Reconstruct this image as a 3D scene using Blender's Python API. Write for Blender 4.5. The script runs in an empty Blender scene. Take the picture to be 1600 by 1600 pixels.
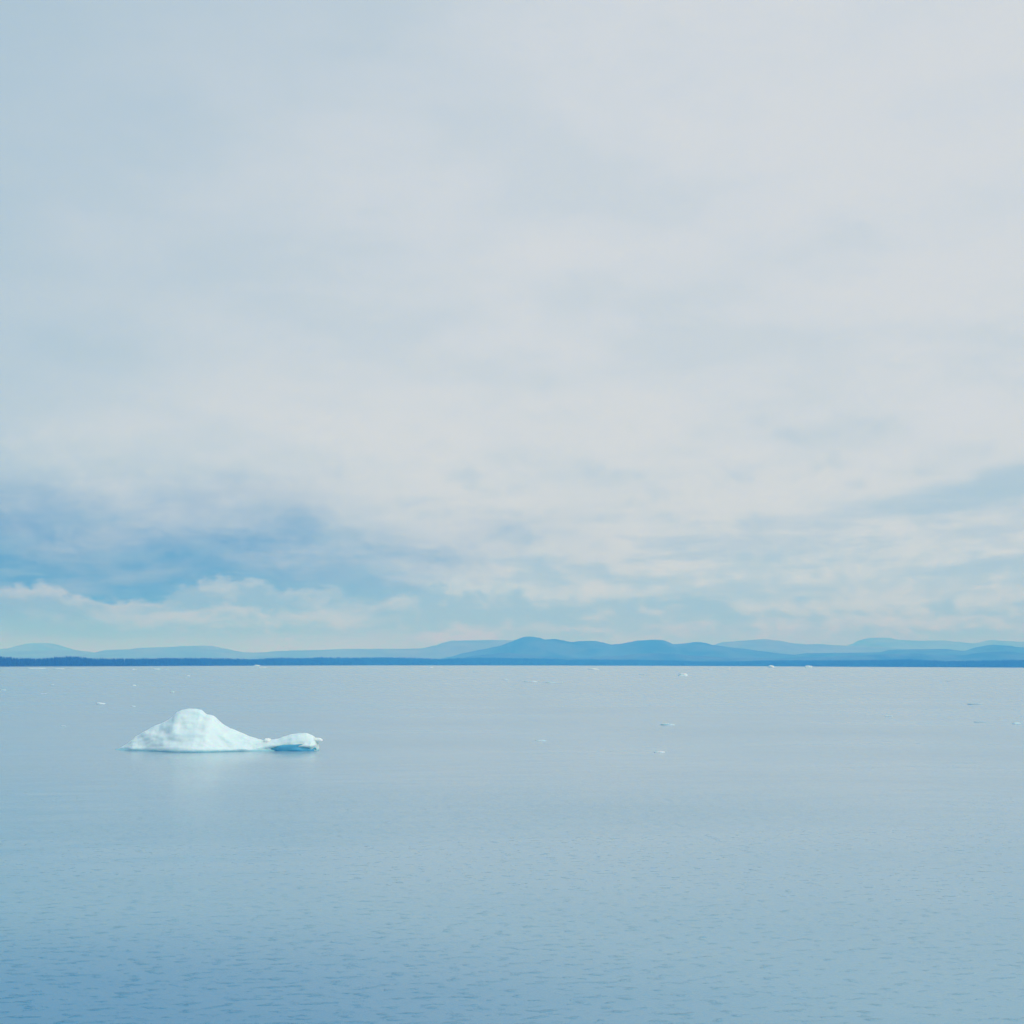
import bpy, bmesh, math, random
import numpy as np
from mathutils import Vector, Matrix, noise as mnoise

random.seed(7)
rng = np.random.default_rng(7)
scene = bpy.context.scene
R = math.radians

# ------------------------------------------------------------------ camera
CAM_H = 8.0
FOV = 38.0
PITCH = 5.80
ROLL = 0.165
FPX = 800.0 / math.tan(R(FOV / 2))            # focal length in 1600-px units
cam_data = bpy.data.cameras.new('camera')
cam_data.sensor_fit = 'HORIZONTAL'
cam_data.angle = R(FOV)
cam_data.clip_start = 0.5
cam_data.clip_end = 200000
cam = bpy.data.objects.new('camera', cam_data)
scene.collection.objects.link(cam)
CAM_M = Matrix.Translation((0, 0, CAM_H)) @ Matrix.Rotation(R(90 + PITCH), 4, 'X') @ Matrix.Rotation(R(ROLL), 4, 'Z')
cam.matrix_world = CAM_M
scene.camera = cam

# ------------------------------------------------------------------ render / colour
scene.view_settings.view_transform = 'Standard'
scene.view_settings.look = 'None'
scene.view_settings.gamma = 1.0
scene.view_settings.exposure = 0.0
scene.view_settings.use_curve_mapping = False
scene.render.engine = 'CYCLES'
scene.cycles.use_denoising = True
scene.cycles.max_bounces = 4
scene.cycles.diffuse_bounces = 2
scene.cycles.glossy_bounces = 2
scene.cycles.volume_bounces = 1
scene.cycles.adaptive_threshold = 0.015
scene.cycles.adaptive_min_samples = 16

SUN_EL, SUN_AZ = 42.0, 118.0                   # azimuth clockwise from the viewing direction


# ------------------------------------------------------------------ tiny node-expression helper
class X:
    """a float socket (or constant) that builds Math nodes through operators"""
    def __init__(self, nt, s): self.nt, self.s = nt, s
    def _m(self, op, *a, clamp=False):
        n = self.nt.nodes.new('ShaderNodeMath'); n.operation = op; n.use_clamp = clamp
        for i, v in enumerate((self,) + a):
            if isinstance(v, X): self.nt.links.new(v.s, n.inputs[i])
            else: n.inputs[i].default_value = v
        return X(self.nt, n.outputs[0])
    def __add__(self, o): return self._m('ADD', o)
    __radd__ = __add__
    def __mul__(self, o): return self._m('MULTIPLY', o)
    __rmul__ = __mul__
    def __sub__(self, o): return self._m('SUBTRACT', o)
    def __rsub__(self, o): return (self * -1.0) + o
    def __truediv__(self, o): return self._m('DIVIDE', o)
    def clamp(self): return self._m('ADD', 0.0, clamp=True)
    def pow(self, p): return self._m('POWER', p)
    def smooth(self, a, b):
        n = self.nt.nodes.new('ShaderNodeMapRange'); n.interpolation_type = 'SMOOTHSTEP'
        self.nt.links.new(self.s, n.inputs['Value'])
        lo, hi, t0, t1 = (a, b, 0.0, 1.0) if a < b else (b, a, 1.0, 0.0)
        n.inputs['From Min'].default_value = lo; n.inputs['From Max'].default_value = hi
        n.inputs['To Min'].default_value = t0; n.inputs['To Max'].default_value = t1
        return X(self.nt, n.outputs['Result'])
    def gauss(self, c, w):
        t = (self - c) * (1.0 / w)
        return (t * t * -1.0)._m('EXPONENT')


def vec(nt, x, y, z):
    n = nt.nodes.new('ShaderNodeCombineXYZ')
    for i, v in enumerate((x, y, z)):
        if isinstance(v, X): nt.links.new(v.s, n.inputs[i])
        else: n.inputs[i].default_value = v
    return n.outputs[0]


def noise(nt, v, scale, detail=4.0, rough=0.5, dist=0.0, off=0.0):
    n = nt.nodes.new('ShaderNodeTexNoise')
    if off:
        o = nt.nodes.new('ShaderNodeVectorMath'); o.operation = 'ADD'
        nt.links.new(v, o.inputs[0]); o.inputs[1].default_value = (off * 1.7, off * 2.3, off)
        v = o.outputs[0]
    nt.links.new(v, n.inputs['Vector'])
    n.inputs['Scale'].default_value = scale; n.inputs['Detail'].default_value = detail
    n.inputs['Roughness'].default_value = rough; n.inputs['Distortion'].default_value = dist
    return X(nt, n.outputs[0])


def rgb(nt, c):
    n = nt.nodes.new('ShaderNodeRGB'); n.outputs[0].default_value = (*c, 1); return n.outputs[0]


def mix(nt, f, a, b):
    n = nt.nodes.new('ShaderNodeMix'); n.data_type = 'RGBA'
    if isinstance(f, X): nt.links.new(f.s, n.inputs[0])
    else: n.inputs[0].default_value = f
    for k, v in ((6, a), (7, b)):
        if isinstance(v, tuple): n.inputs[k].default_value = (*v, 1)
        else: nt.links.new(v, n.inputs[k])
    return n.outputs[2]


def s2l(r, g, b):
    f = lambda v: v / 12.92 if v <= 0.04045 else ((v + 0.055) / 1.055) ** 2.4
    return tuple(f(v / 255.0) for v in (r, g, b))


# ------------------------------------------------------------------ world: overcast sky
world = bpy.data.worlds.new('World'); scene.world = world
world.use_nodes = True
W = world.node_tree; W.nodes.clear()
w_out = W.nodes.new('ShaderNodeOutputWorld'); w_bg = W.nodes.new('ShaderNodeBackground')
W.links.new(w_bg.outputs[0], w_out.inputs[0])
w_bg.inputs['Strength'].default_value = 0.1
world.cycles.sampling_method = 'MANUAL'; world.cycles.sample_map_resolution = 256
tc = W.nodes.new('ShaderNodeTexCoord')
sep = W.nodes.new('ShaderNodeSeparateXYZ'); W.links.new(tc.outputs['Generated'], sep.inputs[0])
dx, dy, dz = (X(W, sep.outputs[i]) for i in range(3))
rh = (dx * dx + dy * dy)._m('SQRT')._m('MAXIMUM', 1e-4)
el = dz._m('ARCTAN2', rh) * 57.2958                # elevation in degrees
az = dx._m('ARCTAN2', dy) * 57.2958                # azimuth in degrees, right positive
sx = dx / rh                                      # sine of azimuth, seamless round the horizon
hx, hy = dx / rh, dy / rh
D = tc.outputs['Generated']
# coordinates of a cloud deck seen from below (foreshortened towards the horizon)
deck = vec(W, dx / (dz._m('MAXIMUM', 0.0) + 0.16), dy / (dz._m('MAXIMUM', 0.0) + 0.16), 0.0)
n_warp = noise(W, vec(W, hx, hy, el * 0.040), 9.0, 4, 0.55, 0, 1.7)
wv = (n_warp - 0.5) * 0.055                       # bends the finer cloud coordinates
puff = vec(W, hx + wv, hy, el * 0.026 + wv * 0.6)
ring = vec(W, hx, hy, 0.0)
n_deck = noise(W, deck, 1.1, 4, 0.55, 0, 6.7)
n_puff = noise(W, puff, 24.0, 6, 0.56, 0, 5.2)
n_up = noise(W, vec(W, hx + wv + 0.004, hy, (el + 0.42) * 0.026 + wv * 0.6), 24.0, 5, 0.56, 0, 5.2)
relief = n_puff - n_up                           # soft top light on every billow
n_fine = noise(W, puff, 58.0, 4, 0.58, 0, 2.6)
n_strk = noise(W, vec(W, hx + wv, hy, el * 0.105 + wv), 12.0, 4, 0.55, 0, 9.3)
n_ring = noise(W, ring, 8.0, 3, 0.5, 0, 11.3)
n_ring2 = noise(W, ring, 11.0, 3, 0.5, 0, 21.9)

C_W = s2l(211, 219, 227); C_M = s2l(166, 194, 212)
def over(col, f, c): return mix(W, f, col, rgb(W, s2l(*c)))

# 1. high grey-white overcast, bluer towards the left quarter
left = (sx - (el - 12.0)._m('MINIMUM', 20.0) * 0.007 + (n_deck - 0.5) * 0.34 + (n_warp - 0.5) * 0.10).smooth(-0.04, -0.48)
n_mott = noise(W, deck, 2.7, 4, 0.58, 0, 14.3) + (n_deck - 0.5) * 0.45
col = over(rgb(W, C_W), n_mott.smooth(0.46, 0.62) * 0.65, (217, 222, 227))
col = over(col, n_mott.smooth(0.50, 0.32) * 0.26, (182, 202, 215))
col = mix(W, left * 0.84, col, rgb(W, C_M))
# the overcast turns greyer and bluer below about ten degrees
low = (el + (n_warp - 0.5) * 9.0 + (n_puff - 0.5) * 3.0).smooth(10.5, 2.0)
col = over(col, low * 0.14, (170, 196, 213))
# mottling of the overcast: faint brighter heads and greyer hollows
wgt = el.smooth(13.0, 4.0)
col = over(col, (relief * wgt).smooth(0.0, 0.16) * 0.45, (216, 222, 230))
col = over(col, (relief * wgt * -1.0).smooth(0.0, 0.19) * 0.40, (164, 192, 213))
# a brighter puff with a blue-grey base on the right
g = (az.gauss(17.2, 3.6) * (el - (az - 17.0) * 0.42).gauss(9.2, 1.3) * 1.3 + (n_puff - 0.5) * 2.4 + (n_fine - 0.5) * 1.2).smooth(0.35, 1.15)
col = over(col, g * 0.55, (214, 221, 231))
g = (az.gauss(18.5, 5.2) * (el - (az - 17.0) * 0.17).gauss(6.3, 0.85) * 1.1 + (n_strk - 0.5) * 1.8 + (n_puff - 0.5) * 1.2).smooth(0.25, 1.2)
col = over(col, g * 0.60, (152, 187, 211))
# 2. dark blue-grey belly of the storm cloud, low on the left, soft and torn above
belly = (az + (n_warp - 0.5) * 10.0).smooth(8.0, -14.0)
belly = belly * (el + az * 0.05 + (n_warp - 0.5) * 3.4 + (n_puff - 0.5) * 1.8).smooth(7.6, 2.2).pow(1.35)
belly = belly * ((n_strk - 0.5) * 1.1 + (n_puff - 0.5) * 0.5 - relief * 0.6 + 0.98)
col = over(col, belly.clamp(), (64, 126, 176))
# wisps of blue-grey between the low clouds all round
wisp = (n_strk + (n_puff - 0.5) * 0.35).smooth(0.47, 0.63) * el.smooth(7.0, 3.4)
col = over(col, wisp * 0.50, (142, 177, 205))

# 3. banks of low cumulus, each with a billowed top, bright rim and greyer base
def bank(col, h, amp, soft, thick, c_top, c_base, opa):
    d = h + (n_puff - 0.5) * amp + (n_fine - 0.5) * (amp * 0.8) - el       # degrees below this bank's own top
    k = (d * (1.0 / thick) + (n_strk - 0.5) * 2.4 + (n_fine - 0.5) * 1.4 - relief * 3.0).smooth(0.05, 1.25)
    return mix(W, d.smooth(0.0, soft) * opa, col, mix(W, k, rgb(W, s2l(*c_top)), rgb(W, s2l(*c_base))))

col = bank(col, n_ring * 4.2 + 2.7, 3.4, 1.2, 1.9, (211, 221, 232), (172, 197, 216), az.smooth(-10.0, 2.0) * 0.45 + 0.12)
h2 = (n_ring2 - 0.5) * 1.3 + az.gauss(-19.5, 2.4) * 0.45 + az.gauss(-10.3, 1.5) * 0.35 + az.gauss(-1.5, 3.5) * 0.5 + 2.75
col = bank(col, h2, 1.7, 0.42, 1.0, (202, 217, 233), (156, 186, 212), n_ring.smooth(0.30, 0.50) * 0.20 + 0.60)
col = bank(col, (n_ring - 0.5) * 2.2 + 1.8, 1.5, 0.40, 0.8, (206, 219, 233), (158, 189, 214), n_ring2.smooth(0.35, 0.6) * 0.55 + 0.25)
# 4. smooth veil just over the horizon
col = over(col, (el + (n_strk - 0.5) * 1.5).smooth(1.4, 0.1) * 0.85, (206, 203, 214))

# the weather darkens towards the left quarter down to the horizon
tint = W.nodes.new('ShaderNodeMix'); tint.data_type = 'RGBA'; tint.blend_type = 'MULTIPLY'
W.links.new((sx.smooth(-0.02, -0.42) * el.smooth(3.8, 1.8)).s, tint.inputs[0]); W.links.new(col, tint.inputs[6]); tint.inputs[7].default_value = (0.84, 0.80, 0.98, 1)
col = tint.outputs[2]

sky = W.nodes.new('ShaderNodeTexSky'); sky.sky_type = 'NISHITA'; sky.sun_disc = False
sky.sun_elevation = R(SUN_EL); sky.sun_rotation = R(SUN_AZ)
# clouds are written for display brightness: bring them to the sky's own scale (background strength 0.1)
sc = W.nodes.new('ShaderNodeVectorMath'); sc.operation = 'SCALE'
W.links.new(col, sc.inputs[0]); sc.inputs['Scale'].default_value = 10.0
W.links.new(mix(W, 0.94, sky.outputs[0], sc.outputs[0]), w_bg.inputs['Color'])

# ------------------------------------------------------------------ sun behind thick cloud
sun_d = bpy.data.lights.new('sun', 'SUN'); sun_d.energy = 1.5; sun_d.angle = R(40); sun_d.color = (1.0, 0.98, 0.95)
sun = bpy.data.objects.new('sun', sun_d); scene.collection.objects.link(sun)
sd = Vector((math.sin(R(SUN_AZ)) * math.cos(R(SUN_EL)), math.cos(R(SUN_AZ)) * math.cos(R(SUN_EL)), math.sin(R(SUN_EL))))
sun.rotation_euler = sd.to_track_quat('Z', 'Y').to_euler()
sun.location = (0, 0, 400)


# ------------------------------------------------------------------ helpers
def ray(px, py):
    v = Vector(((px - 800) / FPX, (800 - py) / FPX, -1.0))
    return (CAM_M.to_3x3() @ v)

def on_water(px, py):
    d = ray(px, py); t = -CAM_H / d.z
    return Vector((d.x * t, d.y * t, 0.0))

def at_dist(px, py, Y):
    d = ray(px, py); t = Y / d.y
    return Vector((d.x * t, Y, CAM_H + d.z * t))

def mesh_obj(name, verts, faces, mat, smooth=True, parent=None):
    me = bpy.data.meshes.new(name)
    me.from_pydata([tuple(map(float, v)) for v in verts], [], [tuple(map(int, f)) for f in faces])
    me.update()
    if smooth: me.polygons.foreach_set('use_smooth', [True] * len(me.polygons))
    me.materials.append(mat)
    o = bpy.data.objects.new(name, me); scene.collection.objects.link(o)
    if parent: o.parent = parent
    return o

def new_mat(name):
    m = bpy.data.materials.new(name); m.use_nodes = True
    nt = m.node_tree; p = nt.nodes['Principled BSDF']
    return m, nt, p

def grid_faces(nu, nv):
    i = np.arange(nu - 1)[:, None] * nv + np.arange(nv - 1)[None, :]
    return np.stack([i, i + nv, i + nv + 1, i + 1], -1).reshape(-1, 4)

def vnoise(x, y, seed=0.0):
    return mnoise.noise(Vector((x, y, seed)))

def fbm(x, y, seed, octs=4):
    a, s, f = 1.0, 0.0, 1.0
    for _ in range(octs):
        s += a * mnoise.noise(Vector((x * f, y * f, seed))); a *= 0.5; f *= 2.03
    return s

def fbm3(v, octs=4):
    a, s, f = 1.0, 0.0, 1.0
    for _ in range(octs):
        s += a * mnoise.noise(v * f); a *= 0.5; f *= 2.1
    return s

# ------------------------------------------------------------------ materials
def forest_mat(name, a, b, scale):
    m, nt, p = new_mat(name)
    t = nt.nodes.new('ShaderNodeTexCoord')
    n = noise(nt, t.outputs['Object'], scale, 5, 0.6)
    nt.links.new(mix(nt, n.smooth(0.35, 0.65), a, b), p.inputs['Base Color'])
    p.inputs['Roughness'].default_value = 0.9
    p.inputs['Specular IOR Level'].default_value = 0.1
    return m

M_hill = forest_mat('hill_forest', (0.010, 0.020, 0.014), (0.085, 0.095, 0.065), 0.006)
M_far = forest_mat('haze_paled_hills', (0.15, 0.14, 0.125), (0.24, 0.21, 0.18), 0.004)  # lighter base colour paints extra distance haze into the far ranges
M_land = forest_mat('shore_ground', (0.012, 0.020, 0.014), (0.030, 0.040, 0.026), 0.02)
M_tree = forest_mat('conifer_needles', (0.004, 0.010, 0.008), (0.012, 0.020, 0.013), 0.05)

# ice
def ice_mat(name, light, deep, deep_to, wet):
    m, nt, p = new_mat(name)
    t = nt.nodes.new('ShaderNodeTexCoord')
    sp = nt.nodes.new('ShaderNodeSeparateXYZ'); nt.links.new(t.outputs['Object'], sp.inputs[0])
    z = X(nt, sp.outputs[2])
    n1 = noise(nt, t.outputs['Object'], 0.45, 4, 0.55)
    n2 = noise(nt, t.outputs['Object'], 3.5, 5, 0.6)
    c = mix(nt, n1.smooth(0.35, 0.70) * 0.35, light, (light[0] * 0.80, light[1] * 0.955, light[2] * 0.985))
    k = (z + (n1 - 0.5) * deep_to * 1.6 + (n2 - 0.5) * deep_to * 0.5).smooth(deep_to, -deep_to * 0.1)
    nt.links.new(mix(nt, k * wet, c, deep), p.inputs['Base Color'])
    p.inputs['Roughness'].default_value = 0.42
    p.inputs['IOR'].default_value = 1.31
    p.inputs['Subsurface Weight'].default_value = 0.6
    p.inputs['Subsurface Radius'].default_value = (0.25, 0.6, 0.9)
    p.inputs['Subsurface Scale'].default_value = 0.5
    b = nt.nodes.new('ShaderNodeBump'); b.inputs['Strength'].default_value = 0.32; b.inputs['Distance'].default_value = 0.07
    nt.links.new((n2 * 0.7 + noise(nt, t.outputs['Object'], 1.3, 6, 0.6) * 1.0).s, b.inputs['Height'])
    nt.links.new(b.outputs[0], p.inputs['Normal'])
    return m

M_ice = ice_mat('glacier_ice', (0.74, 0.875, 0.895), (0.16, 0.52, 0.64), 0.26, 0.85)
M_snow = ice_mat('crest_ice', (0.85, 0.93, 0.935), (0.6, 0.8, 0.85), 0.02, 0.0)
M_blue = ice_mat('blue_ice', (0.10, 0.42, 0.62), (0.04, 0.30, 0.52), 0.3, 0.8)
M_floe = ice_mat('floe_ice', (0.74, 0.84, 0.88), (0.56, 0.74, 0.81), 0.06, 0.5)
M_faint = ice_mat('thin_melting_ice', (0.62, 0.76, 0.81), (0.48, 0.68, 0.76), 0.06, 0.5)
M_wet = ice_mat('dark_wet_ice', (0.42, 0.57, 0.64), (0.34, 0.52, 0.60), 0.2, 0.8)

# water
M_water, nt, p = new_mat('sea_water')
t = nt.nodes.new('ShaderNodeTexCoord')
P = t.outputs['Object']
spw = nt.nodes.new('ShaderNodeSeparateXYZ'); nt.links.new(P, spw.inputs[0])
wx, wy = X(nt, spw.outputs[0]), X(nt, spw.outputs[1])
stretch = vec(nt, wx * 0.62 + wy * 0.10, wy - wx * 0.12, 0.0)      # crests lie across the view, slightly slanted
gust = noise(nt, vec(nt, wx * 0.6, wy, 0.0), 0.03, 2, 0.5, 0, 4.4).smooth(0.32, 0.70)
swell = noise(nt, stretch, 0.30, 1, 0.5)
chop = noise(nt, stretch, 3.1, 3, 0.5)
wavelet = (chop + gust * 0.08).smooth(0.61, 0.85)              # scattered steeper wavelets on smooth water
rip = noise(nt, stretch, 8.0, 1, 0.5)
hgt = swell * 0.075 + wavelet * 0.034 + chop * (gust * 0.006 + 0.004) + rip * 0.0012
b = nt.nodes.new('ShaderNodeBump'); b.inputs['Strength'].default_value = 1.0; b.inputs['Distance'].default_value = 1.0
nt.links.new(hgt.s, b.inputs['Height']); nt.links.new(b.outputs[0], p.inputs['Normal'])
edge_noise = noise(nt, vec(nt, wx * 0.5, wy, 0.0), 0.006, 3, 0.5)
# silty water colour: bluer near, paler far, painting in lens falloff and sky brightness
deep = (wy + wx * 0.25 + (edge_noise - 0.5) * 60.0).smooth(120.0, 34.0)
vignette_r = ((wx + 13.0) * (wx + 13.0) * 0.6 + (wy - 32.0) * (wy - 32.0))._m('SQRT')
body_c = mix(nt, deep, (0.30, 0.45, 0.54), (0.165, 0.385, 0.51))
body_c = mix(nt, (vignette_r + (edge_noise - 0.5) * 12.0).smooth(18.0, 2.0), body_c, (0.025, 0.245, 0.44))  # near-left corner darkened in the water colour, standing in for lens vignetting
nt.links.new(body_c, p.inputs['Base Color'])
nt.links.new((gust * 0.08 + 0.17).s, p.inputs['Roughness'])
p.inputs['IOR'].default_value = 1.6

# ------------------------------------------------------------------ water sheet
WS = 26000.0
water = mesh_obj('water', [(-WS, -6000, 0), (WS, -6000, 0), (WS, WS, 0), (-WS, WS, 0)], [(0, 1, 2, 3)], M_water, smooth=False)
water['kind'] = 'structure'

# ------------------------------------------------------------------ hills: ranges behind one another
def hill_range(name, prof, Y, depth, rough, seed, mat, label):
    """prof: ridge line as (image column, row) of the photograph, given its own distance Y (m)"""
    pts = [at_dist(a, b, Y) for a, b in prof]
    xs = np.array([q.x for q in pts]); zs = np.array([max(q.z, 0.0) for q in pts])
    nu = int(max(60, (xs[-1] - xs[0]) / (Y * 0.0009))); nv = 26
    X_ = np.linspace(xs[0], xs[-1], nu)
    # smooth (cosine) interpolation of the ridge line
    idx = np.clip(np.searchsorted(xs, X_) - 1, 0, len(xs) - 2)
    tt = (X_ - xs[idx]) / (xs[idx + 1] - xs[idx]); tt = 0.5 * tt + 0.5 * (tt * tt * (3 - 2 * tt))
    H = zs[idx] * (1 - tt) + zs[idx + 1] * tt
    V = np.linspace(-1, 1, nv)
    verts = []
    s = Y * 0.02
    for i, x in enumerate(X_):
        for v in V:
            side = max(0.0, 1 - abs(v)) ** 1.0
            f = side * side * (3 - 2 * side)
            wob = fbm(x / (s * 2.2), v * 2.3, seed, 4)
            # spurs running down from the ridge
            spur = 1.0 + (0.35 * wob) * (1 - f) * (1 if abs(v) > 0.02 else 0)
            y = Y + v * depth + 0.25 * depth * fbm(x / (s * 5), 0.0, seed + 3, 2) * f
            z = H[i] * (f * spur) + rough * (0.6 * fbm(x / (s * 0.28), v * 8, seed + 9, 3) + 0.9 * fbm(x / (s * 0.085), v * 22, seed + 17, 2)) * f
            verts.append((x, y, z - 1.5 if f < 0.001 else z))
    o = mesh_obj(name, verts, grid_faces(nu, nv)[:, ::-1], mat)
    o['kind'] = 'structure'; o['label'] = label
    return o

Z0 = 1036.0   # row of the waterline level
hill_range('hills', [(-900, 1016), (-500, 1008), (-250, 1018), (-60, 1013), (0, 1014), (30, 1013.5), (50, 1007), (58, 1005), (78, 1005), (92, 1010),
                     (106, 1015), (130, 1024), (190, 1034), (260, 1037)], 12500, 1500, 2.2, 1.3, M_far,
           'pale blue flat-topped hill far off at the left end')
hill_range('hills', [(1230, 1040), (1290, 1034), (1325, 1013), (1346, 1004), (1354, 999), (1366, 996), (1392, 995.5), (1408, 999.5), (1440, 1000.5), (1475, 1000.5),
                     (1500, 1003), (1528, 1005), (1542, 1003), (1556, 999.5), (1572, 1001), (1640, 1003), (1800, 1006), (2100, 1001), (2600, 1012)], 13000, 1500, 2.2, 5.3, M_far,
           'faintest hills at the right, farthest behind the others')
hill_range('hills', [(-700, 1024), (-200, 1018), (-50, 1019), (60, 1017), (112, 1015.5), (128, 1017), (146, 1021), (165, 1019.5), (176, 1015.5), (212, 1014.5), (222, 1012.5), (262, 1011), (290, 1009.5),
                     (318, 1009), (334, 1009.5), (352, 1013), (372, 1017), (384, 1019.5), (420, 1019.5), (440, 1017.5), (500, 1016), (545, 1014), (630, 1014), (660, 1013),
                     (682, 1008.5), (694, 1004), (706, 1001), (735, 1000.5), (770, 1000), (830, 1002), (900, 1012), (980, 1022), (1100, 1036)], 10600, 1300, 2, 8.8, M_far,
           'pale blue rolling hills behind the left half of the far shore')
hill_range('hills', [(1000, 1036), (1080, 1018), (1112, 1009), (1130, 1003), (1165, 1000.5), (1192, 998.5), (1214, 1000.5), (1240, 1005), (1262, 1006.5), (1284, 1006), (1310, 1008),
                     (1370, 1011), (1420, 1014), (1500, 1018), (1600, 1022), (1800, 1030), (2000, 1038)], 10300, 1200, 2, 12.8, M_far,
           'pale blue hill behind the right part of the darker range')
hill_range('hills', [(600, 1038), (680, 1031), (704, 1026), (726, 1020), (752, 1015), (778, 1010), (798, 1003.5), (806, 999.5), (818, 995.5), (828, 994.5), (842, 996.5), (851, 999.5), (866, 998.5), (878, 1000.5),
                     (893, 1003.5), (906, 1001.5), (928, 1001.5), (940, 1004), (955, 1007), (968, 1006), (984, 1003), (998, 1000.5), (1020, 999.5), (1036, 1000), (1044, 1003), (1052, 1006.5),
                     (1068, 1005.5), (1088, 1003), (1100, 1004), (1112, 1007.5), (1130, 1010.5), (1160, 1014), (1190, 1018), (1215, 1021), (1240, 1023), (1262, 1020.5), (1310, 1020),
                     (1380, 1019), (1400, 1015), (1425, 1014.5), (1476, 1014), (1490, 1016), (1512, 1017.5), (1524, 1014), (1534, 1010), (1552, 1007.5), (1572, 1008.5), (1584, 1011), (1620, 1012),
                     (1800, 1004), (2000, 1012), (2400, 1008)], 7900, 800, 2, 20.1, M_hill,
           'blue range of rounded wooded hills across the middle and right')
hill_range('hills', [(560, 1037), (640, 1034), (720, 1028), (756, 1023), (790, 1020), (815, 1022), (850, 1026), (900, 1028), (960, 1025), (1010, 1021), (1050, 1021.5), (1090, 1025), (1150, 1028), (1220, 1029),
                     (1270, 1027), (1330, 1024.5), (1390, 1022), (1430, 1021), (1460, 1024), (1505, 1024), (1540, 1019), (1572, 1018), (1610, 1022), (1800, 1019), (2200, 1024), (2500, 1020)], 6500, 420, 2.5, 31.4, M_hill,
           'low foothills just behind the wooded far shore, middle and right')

# ------------------------------------------------------------------ low wooded far shore
SH = [(-900, 2200), (-300, 2250), (0, 2400), (200, 2800), (400, 3600), (600, 4500), (800, 5100), (1000, 5200), (1200, 4800), (1400, 4200), (1600, 3900), (2000, 3800), (2600, 3700)]
TOP = [(-900, 1025), (-300, 1027), (0, 1024.5), (30, 1027), (60, 1028), (110, 1024.5), (150, 1027.5), (200, 1028), (290, 1027), (340, 1027.5), (400, 1029), (430, 1026.5), (470, 1027.5), (500, 1026),
       (540, 1027), (585, 1026), (650, 1027), (690, 1029), (740, 1027), (760, 1026.5), (800, 1027.5), (850, 1028), (880, 1030), (960, 1030), (1050, 1031), (1090, 1033), (1130, 1033),
       (1200, 1031), (1250, 1030.5), (1300, 1031), (1380, 1030), (1420, 1029), (1480, 1032), (1540, 1031), (1600, 1030), (2000, 1028), (2600, 1026)]
shp = np.array(SH, float); top = np.array(TOP, float)
U = np.arange(-900, 2601, 2.0)
def shore_at(u): return np.interp(u, shp[:, 0], shp[:, 1])
def ground_top(u):
    Y = float(shore_at(u)) + 260
    z = at_dist(float(u), float(np.interp(u, top[:, 0], top[:, 1])), Y).z
    return max(z * 0.38, 1.5)
LV = [-6, 0, 12, 60, 140, 260, 420, 700, 1200]
def land_z(u, w):
    k = min(max(w / 260.0, 0.0), 1.0); k = k * (2 - k)
    g = ground_top(u)
    z = 1.2 * min(max(w / 8.0, -1.5), 1.0) + (g - 1.2) * k
    if w > 260: z -= (w - 260) * 0.004
    return z + 1.2 * vnoise(u * 0.05, w * 0.01, 2.2) * k
def land_pt(u, w):
    Y = float(shore_at(u)) + w + 14 * vnoise(u * 0.03, 0.0, 5.5) + 5 * vnoise(u * 0.2, 0.0, 6.5)
    return at_dist(float(u), 1030.0, Y).x, Y, land_z(u, w)
verts = [land_pt(u, w) for u in U for w in LV]
land = mesh_obj('shore_land', verts, grid_faces(len(U), len(LV))[:, ::-1], M_land)
land['kind'] = 'structure'; land['label'] = 'low dark shore land along the far side of the water'

# conifers on it: one far-off wood
def forest():
    V, F = [], []
    u = -880.0
    rows = [6, 16, 30, 50, 80, 115, 150, 190, 225, 255, 290]
    base = 0
    for w0 in rows:
        u = -880.0
        while u < 2580:
            Y = float(shore_at(u))
            inside = -80 < u < 1680
            step = (3.6 if inside else 9.0) * FPX / Y
            u += step * random.uniform(0.6, 1.5)
            w = w0 + random.uniform(-9, 9)
            x, y, z = land_pt(u, max(w, 4))
            stand = 0.5 + 0.5 * vnoise(u * 0.035, w0 * 0.01, 7.7)
            full = ground_top(u) / 0.38 * 0.62
            h = full * (random.uniform(0.84, 0.98) + 0.10 * stand + (random.uniform(0.05, 0.18) if random.random() < 0.06 else 0))
            if w0 < 12: h *= 0.8
            r = h * random.uniform(0.20, 0.30)
            a0 = random.uniform(0, 6.28)
            n = 5
            # two ragged whorled tiers and a leader
            tiers = [(0.08, 1.0, 0.62), (0.42, 0.66, 1.0)] if inside else [(0.05, 1.0, 1.0)]
            for (zb, rr, zt) in tiers:
                for k in range(n):
                    a = a0 + k * 2 * math.pi / n
                    q = r * rr * random.uniform(0.75, 1.15)
                    V.append((x + q * math.cos(a), y + q * math.sin(a), z + h * (zb + random.uniform(-0.03, 0.03))))
                V.append((x + random.uniform(-.2, .2), y, z + h * zt))
                for k in range(n):
                    F.append((base + k, base + (k + 1) % n, base + n))
                base += n + 1
    o = mesh_obj('forest', V, F, M_tree, smooth=False)
    o['kind'] = 'stuff'; o['label'] = 'dark blue conifer forest lining the far shore'; o['category'] = 'forest'
forest()

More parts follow.
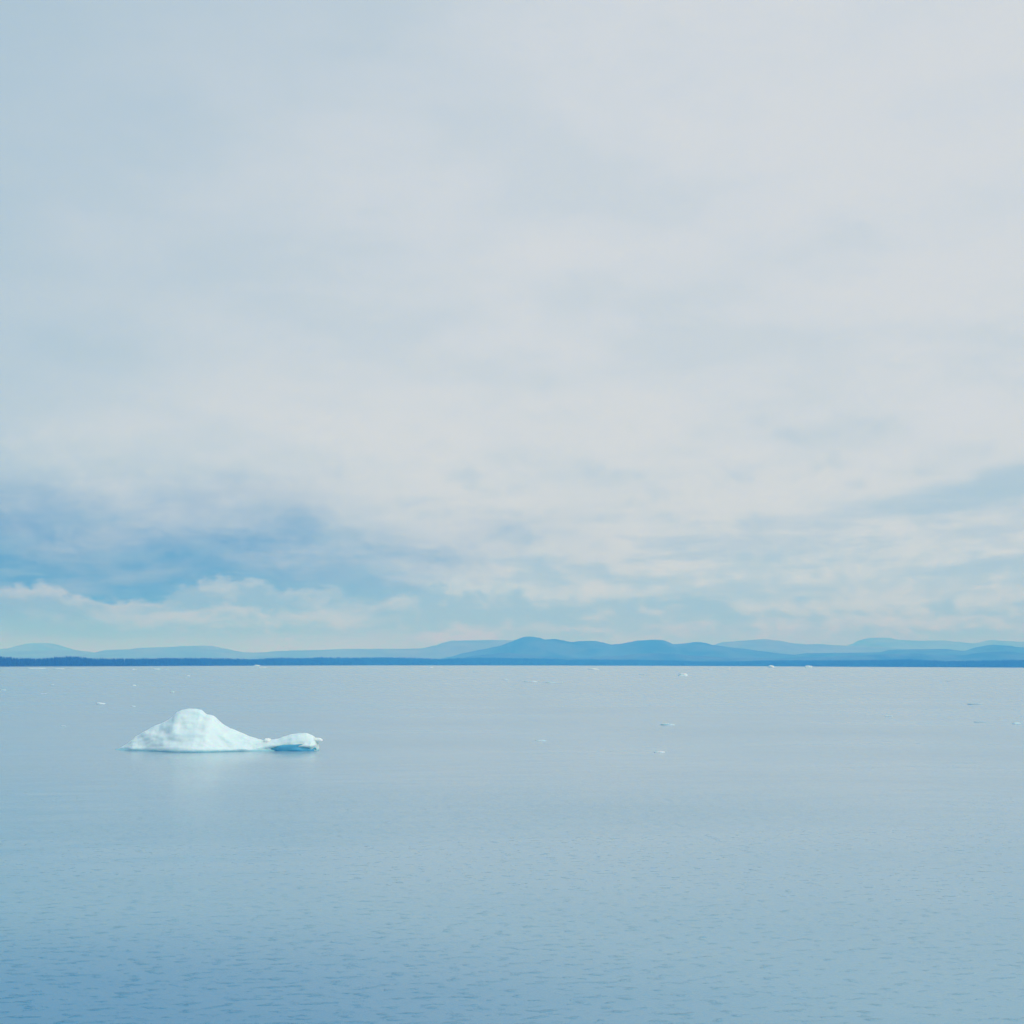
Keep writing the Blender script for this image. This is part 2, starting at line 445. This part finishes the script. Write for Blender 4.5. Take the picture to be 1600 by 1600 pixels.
# ------------------------------------------------------------------ the iceberg
# ridge line in image pixels: (column, row); waterline row about 1172
ICE = [(181, 1171.5), (185, 1169.5), (194, 1165), (204, 1158), (212, 1151), (222, 1145), (234, 1138), (242, 1133), (252, 1130), (262, 1124.5), (270, 1119.5),
       (277, 1113), (284, 1109.5), (294, 1107.5), (308, 1107.3), (315, 1109), (319, 1113), (323, 1116), (331, 1116.5), (335, 1118.5), (340, 1124.5), (350, 1132.5), (362, 1138.5),
       (376, 1144.5), (390, 1150), (402, 1154.5), (412, 1156.5), (424, 1155.5), (436, 1154), (448, 1150), (458, 1147), (468, 1145.6), (480, 1146), (488, 1148.5), (492.5, 1152), (495.5, 1156), (497, 1162)]
IB = on_water(340, 1172.0)
IY = IB.y
def ice_xz(px, py):
    q = at_dist(px, py, IY); return q.x - IB.x, q.z
ip = np.array([ice_xz(*q) for q in ICE])
o_ip = np.argsort(ip[:, 0]); ip = ip[o_ip]
S = ip[-1, 0] - ip[0, 0]

ice = bpy.data.objects.new('iceberg', None); scene.collection.objects.link(ice)
ice.location = (IB.x, IB.y, 0)
ice['label'] = 'white iceberg with a domed peak and a low blue-footed tail'; ice['category'] = 'iceberg'

def smoothstep(a, b, x):
    t = np.clip((x - a) / (b - a), 0, 1); return t * t * (3 - 2 * t)

def ice_body():
    nu, nt_ = 260, 64
    xs = np.concatenate([np.linspace(ip[0, 0] - 0.02, ip[-1, 0] + 0.02, nu)])
    V = []
    tail0, tail1 = ice_xz(420, 1160)[0], ice_xz(497, 1160)[0]
    for i, x in enumerate(xs):
        h = max(float(np.interp(x, ip[:, 0], ip[:, 1])), 0.04)
        s = (x - ip[0, 0]) / S
        tail = float(smoothstep(tail0 - 1.5, tail0 + 0.6, x))
        # plan half-depths, front (towards viewer) and back
        end = min(1.0, max(0.0, s / 0.10)) ** 0.6 * min(1.0, max(0.0, (1 - s) / 0.025)) ** 0.5
        df = 0.30 * tail + (1.2 + 2.9 * math.exp(-((s - 0.40) / 0.22) ** 2) + 0.5 * tail) * end + 0.04
        db = (1.6 + 4.2 * math.exp(-((s - 0.36) / 0.25) ** 2)) * end + 0.04
        for j in range(nt_):
            a = j / (nt_ - 1)                     # 0 front foot below water .. 1 back foot
            if a < 0.12:                          # under water, front
                k = a / 0.12; y = -df * (0.55 + 0.42 * k); z = -1.2 * (1 - k) - 0.02
            elif a > 0.92:
                k = (1 - a) / 0.08; y = db * (0.55 + 0.45 * k); z = -1.2 * (1 - k) - 0.02
            else:
                k = (a - 0.12) / 0.80             # over the top
                if k < 0.62:
                    q = k / 0.62                  # front face: steep foot, concave apron, rounded crown
                    zz = 0.10 * smoothstep(0, 0.06, q) + 0.90 * (0.45 * q + 0.55 * q * q * (3 - 2 * q))
                    pw = 1.0 - q
                    y = -df * (pw ** 0.9) ; z = h * zz
                else:
                    q = (k - 0.62) / 0.38
                    y = db * q ** 1.1; z = h * (1 - q ** 1.7)
            # undercut notch at the water line; much deeper below the tail
            notch = math.exp(-((z - 0.10) / (0.10 + 0.16 * tail)) ** 2) * (0.16 + 0.75 * tail) * (1 if y < 0 else 0.3)
            notch = min(notch, 0.55 * abs(y))
            y += notch * (1 if y < 0 else -1)
            p = Vector((x, y, z))
            # broad melted facets and hollows, damped on the ridge so the outline keeps its shape
            damp = min(1.0, abs(y) / 0.7) * min(1.0, max(z, 0) / 0.25 + 0.25)
            n1 = fbm3(Vector((x * 0.26 + z * 0.35, y * 0.45, z * 0.62 - x * 0.08)) + Vector((3.3, 1.2, 7.1)), 3)
            n2 = fbm3(Vector((x * 1.5, y * 1.5, z * 1.9)) + Vector((1.3, 5.2, 2.1)), 3)
            rid = 1 - abs(mnoise.noise(Vector((x * 0.55 + z * 0.5, y * 0.4, z * 0.9 + 4.0)))) * 2
            p.y += (-0.38 * n1 - 0.02 * n2 - 0.03 * rid) * damp * min(1.0, h / 1.0)
            p.z += (0.05 * n2 + 0.06 * n1) * min(1.0, h) * (1 if z > 0.2 else 0)
            # the scoop below the dome
            cx, cz = ice_xz(303, 1132)
            rr = ((x - cx) / 1.15) ** 2 + ((z - cz) / 0.80) ** 2
            if y < 0: p.y += 0.55 * math.exp(-rr * rr) * damp
            # apron bench under the scoop
            bx, bz = ice_xz(320, 1146)
            rb = ((x - bx) / 2.6) ** 2 + ((z - bz + 0.10 * (x - bx)) / 0.22) ** 2
            if y < 0: p.y -= 0.16 * math.exp(-rb) * damp
            V.append(p)
    F = [tuple(f) for f in grid_faces(nu, nt_)]
    # rounded ends
    for first, sgn in ((0, -1), ((nu - 1) * nt_, 1)):
        c = Vector((0, 0, 0))
        for j in range(nt_): c += V[first + j]
        c /= nt_; prev = list(range(first, first + nt_))
        for sc_, dx_ in ((0.75, 0.05), (0.35, 0.09)):
            ring_ = []
            for j in range(nt_):
                q = c + (V[first + j] - c) * sc_; q.x += sgn * dx_; V.append(q); ring_.append(len(V) - 1)
            for j in range(nt_ - 1):
                f = (prev[j], ring_[j], ring_[j + 1], prev[j + 1]); F.append(f if sgn > 0 else f[::-1])
            prev = ring_
        V.append(c + Vector((sgn * 0.10, 0, 0)))
        for j in range(nt_ - 1):
            f = (prev[j], len(V) - 1, prev[j + 1]); F.append(f if sgn > 0 else f[::-1])
    return mesh_obj('ice_body', V, F, M_ice, parent=ice)
body = ice_body()

def lump(name, loc, size, seed, mat, parent=None, sub=3, rough=0.35, flat_base=None):
    bm = bmesh.new(); bmesh.ops.create_icosphere(bm, subdivisions=sub, radius=1.0)
    for v in bm.verts:
        d = v.co.copy()
        n = fbm3(d * 1.4 + Vector((seed * 3.1, seed * 1.7, seed)), 4)
        c = max(abs(d.x), abs(d.y), abs(d.z))
        d = d * (0.75 + 0.25 / max(c, 0.3)) * (1 + rough * n)
        v.co = Vector((d.x * size[0], d.y * size[1], d.z * size[2]))
    me = bpy.data.meshes.new(name); bm.to_mesh(me); bm.free()
    me.polygons.foreach_set('use_smooth', [True] * len(me.polygons)); me.materials.append(mat)
    o = bpy.data.objects.new(name, me); scene.collection.objects.link(o); o.location = loc
    if parent: o.parent = parent
    return o

# blue ice foot under the tail, knob on the saddle, spur at the tip
x0, _ = ice_xz(423, 1166); x1, _ = ice_xz(497, 1166)
foot = lump('blue_ice_foot', ((x0 + x1) / 2, -0.62, 0.02), ((x1 - x0) * 0.50, 0.90, ice_xz(460, 1161)[1] * 1.05), 4.0, M_blue, ice, 4, 0.22)
foot['label'] = 'deep blue undercut ice below the tail'
kx, kz = ice_xz(418, 1152.5)
lump('ice_knob', (kx + 0.05, -0.3, kz - 0.47), (0.40, 0.42, 0.40), 9.0, M_snow, ice, 3, 0.3)
kx, kz = ice_xz(498, 1154.5)
lump('ice_spur', (kx - 0.34, -0.10, kz - 0.10), (0.72, 0.46, 0.20), 12.0, M_snow, ice, 3, 0.3)

# ------------------------------------------------------------------ scattered ice, each piece afloat on its own
FLOES = [
 # name, column left, column right, row of waterline, height in rows, material, label, seed
 ('ice_floe', 148, 164, 1100.0, 3.0, M_floe, 'brightest small white floe left of the iceberg, near the left edge'),
 ('ice_floe', 92, 103, 1135.0, 1.8, M_floe, 'small faint floe left of the iceberg, level with its upper slope'),
 ('ice_floe', 62, 73, 1084.5, 1.8, M_floe, 'small pale floe above and left of the brightest left floe'),
 ('ice_floe', 0, 9, 1078.5, 1.6, M_floe, 'low pale floe cut by the left edge of the photo'),
 ('ice_floe', 205, 213, 1071.5, 2.6, M_floe, 'small white floe midway between iceberg and far shore, left'),
 ('ice_floe', 78, 84, 1070.5, 1.8, M_floe, 'tiny pale floe below the long ice strip at the left'),
 ('ice_floe', 264, 273, 1081.5, 1.8, M_floe, 'tiny pale floe nearest above the iceberg peak, to its left'),
 ('ice_floe', 204, 212, 1104.0, 1.8, M_floe, 'tiny faint floe left of the iceberg peak, right of the brightest left floe'),
 ('ice_floe', 291, 297, 1056.5, 2.2, M_floe, 'tiny white floe above the iceberg peak towards the far shore'),
 ('ice_strip', 38, 72, 1044.6, 1.7, M_floe, 'long thin strip of white ice off the left shore'),
 ('ice_strip', 82, 101, 1045.8, 2.0, M_floe, 'bright short strip of ice right of the long strip off the left shore'),
 ('ice_strip', 104, 142, 1044.4, 1.0, M_floe, 'faint thin strip of ice, third along the left shore'),
 ('ice_floe', 205, 213, 1046.6, 2.4, M_floe, 'small white floe off the left shore, between the ice strips'),
 ('ice_strip', 238, 252, 1046.0, 2.0, M_floe, 'short ice strip off the shore above the iceberg left flank'),
 ('ice_floe', 254, 262, 1046.4, 1.4, M_floe, 'faint floe touching the short strip above the iceberg left flank'),
 ('ice_chunk', 279, 287, 1039.6, 3.6, M_floe, 'white ice chunk against the dark left shore above the iceberg'),
 ('ice_chunk', 396, 406, 1040.6, 1.8, M_floe, 'small white ice chunk at the left shore, right of the iceberg peak'),
 ('ice_floe', 402, 417, 1043.2, 1.6, M_floe, 'low floe just below the small chunk at the left shore'),
 ('ice_floe', 670, 677, 1044.0, 2.2, M_floe, 'lone tiny white floe off the shore left of centre'),
 ('ice_floe', 738, 750, 1050.3, 1.6, M_wet, 'low dark floe off the shore just left of centre'),
 ('ice_floe', 784, 797, 1062.0, 1.6, M_floe, 'low pale floe left of the long double strip at centre'),
 ('ice_strip', 818, 840, 1065.5, 2.2, M_floe, 'left piece of the pale double strip near the centre'),
 ('ice_strip', 852, 882, 1067.2, 2.4, M_floe, 'right piece of the pale double strip near the centre'),
 ('ice_strip', 918, 940, 1046.2, 2.6, M_floe, 'white ice strip off the shore right of centre'),
 ('ice_floe', 998, 1008, 1054.5, 1.6, M_wet, 'faint dark floe left of the white chunk right of centre'),
 ('ice_chunk', 1060, 1076, 1056.4, 4.2, M_floe, 'white ice chunk with grey underside below the right-hand hills'),
 ('ice_floe', 1106, 1114, 1046.0, 1.6, M_floe, 'tiny faint floe off the shore, left of the shore chunks'),
 ('ice_floe', 1136, 1144, 1044.0, 1.4, M_floe, 'tiny pale floe close to the shore, nearest the left shore chunk'),
 ('ice_strip', 835, 856, 1157.8, 2.2, M_floe, 'pale slanted ice strip in open water right of the iceberg tail'),
 ('ice_floe', 1031, 1056, 1133.0, 3.4, M_floe, 'pale floe with a dark lower edge, above the bright centre-right strip'),
 ('ice_strip', 1021, 1041, 1175.8, 2.6, M_floe, 'bright white strip, nearest floating ice right of centre'),
 ('ice_chunk', 1199, 1211, 1043.4, 3.6, M_floe, 'left of two white chunks against the right-hand shore'),
 ('ice_chunk', 1258, 1270, 1043.8, 4.0, M_floe, 'right of two white chunks against the right-hand shore'),
 ('ice_floe', 1383, 1396, 1119.5, 2.0, M_floe, 'faint pale floe in open water right of centre'),
 ('ice_floe', 1476, 1488, 1064.6, 1.4, M_wet, 'thin dark floe nearest the shore at the right'),
 ('ice_floe', 1512, 1538, 1100.8, 3.0, M_wet, 'dark wet floe near the right edge, upper of two'),
 ('ice_strip', 1520, 1543, 1128.6, 1.6, M_wet, 'thin dark strip of wet ice near the right edge, lower of two'),
 ('ice_floe', 1582, 1597, 1131.5, 4.4, M_floe, 'bright pale floe at the right edge'),
]
for i, (nm, a, b_, row, hr, mat, label) in enumerate(FLOES):
    if mat is M_floe and ('faint' in label or 'pale' in label): mat = M_faint
    q = on_water((a + b_) / 2, row)
    mpp = q.y / FPX
    w = 0.85 * (b_ - a) * mpp; h = (1.0 if nm == 'ice_chunk' else 0.6) * hr * mpp
    dep = min(w * 0.8, h * 6)
    o = lump(nm, (q.x, q.y + dep * 0.4, h * 0.12), (w * 0.5, dep * 0.5, h * 0.85), i * 1.37 + 2.0, mat, None, 3, 0.42 if nm == 'ice_chunk' else 0.3)
    o.rotation_euler.z = random.uniform(-0.12, 0.12)
    o['label'] = label; o['category'] = 'ice floe' if nm != 'ice_chunk' else 'ice chunk'
    o['group'] = 'small pieces of drifting ice'

# ------------------------------------------------------------------ haze: one even box of air round everything
M_haze = bpy.data.materials.new('haze_air'); M_haze.use_nodes = True
nt = M_haze.node_tree; nt.nodes.clear()
mo = nt.nodes.new('ShaderNodeOutputMaterial'); pv = nt.nodes.new('ShaderNodeVolumePrincipled')
pv.inputs['Color'].default_value = (0.062, 0.335, 1.0, 1)
pv.inputs['Absorption Color'].default_value = (0.97, 1, 1, 1)
pv.inputs['Density'].default_value = 0.00040
pv.inputs['Anisotropy'].default_value = 0.0
nt.links.new(pv.outputs[0], mo.inputs['Volume'])
hb = 27000.0
zt, zb = 262.0, -2.5
hv = [(sx_ * hb, sy_, z) for z in (zb, zt) for sx_, sy_ in ((-1, -8000), (1, -8000), (1, 27000), (-1, 27000))]
hf = [(3, 2, 1, 0), (4, 5, 6, 7), (0, 1, 5, 4), (1, 2, 6, 5), (2, 3, 7, 6), (3, 0, 4, 7)]
haze = mesh_obj('haze', hv, hf, M_haze, smooth=False)
haze['kind'] = 'stuff'; haze['label'] = 'pale blue haze over the water and hills'; haze['category'] = 'haze'
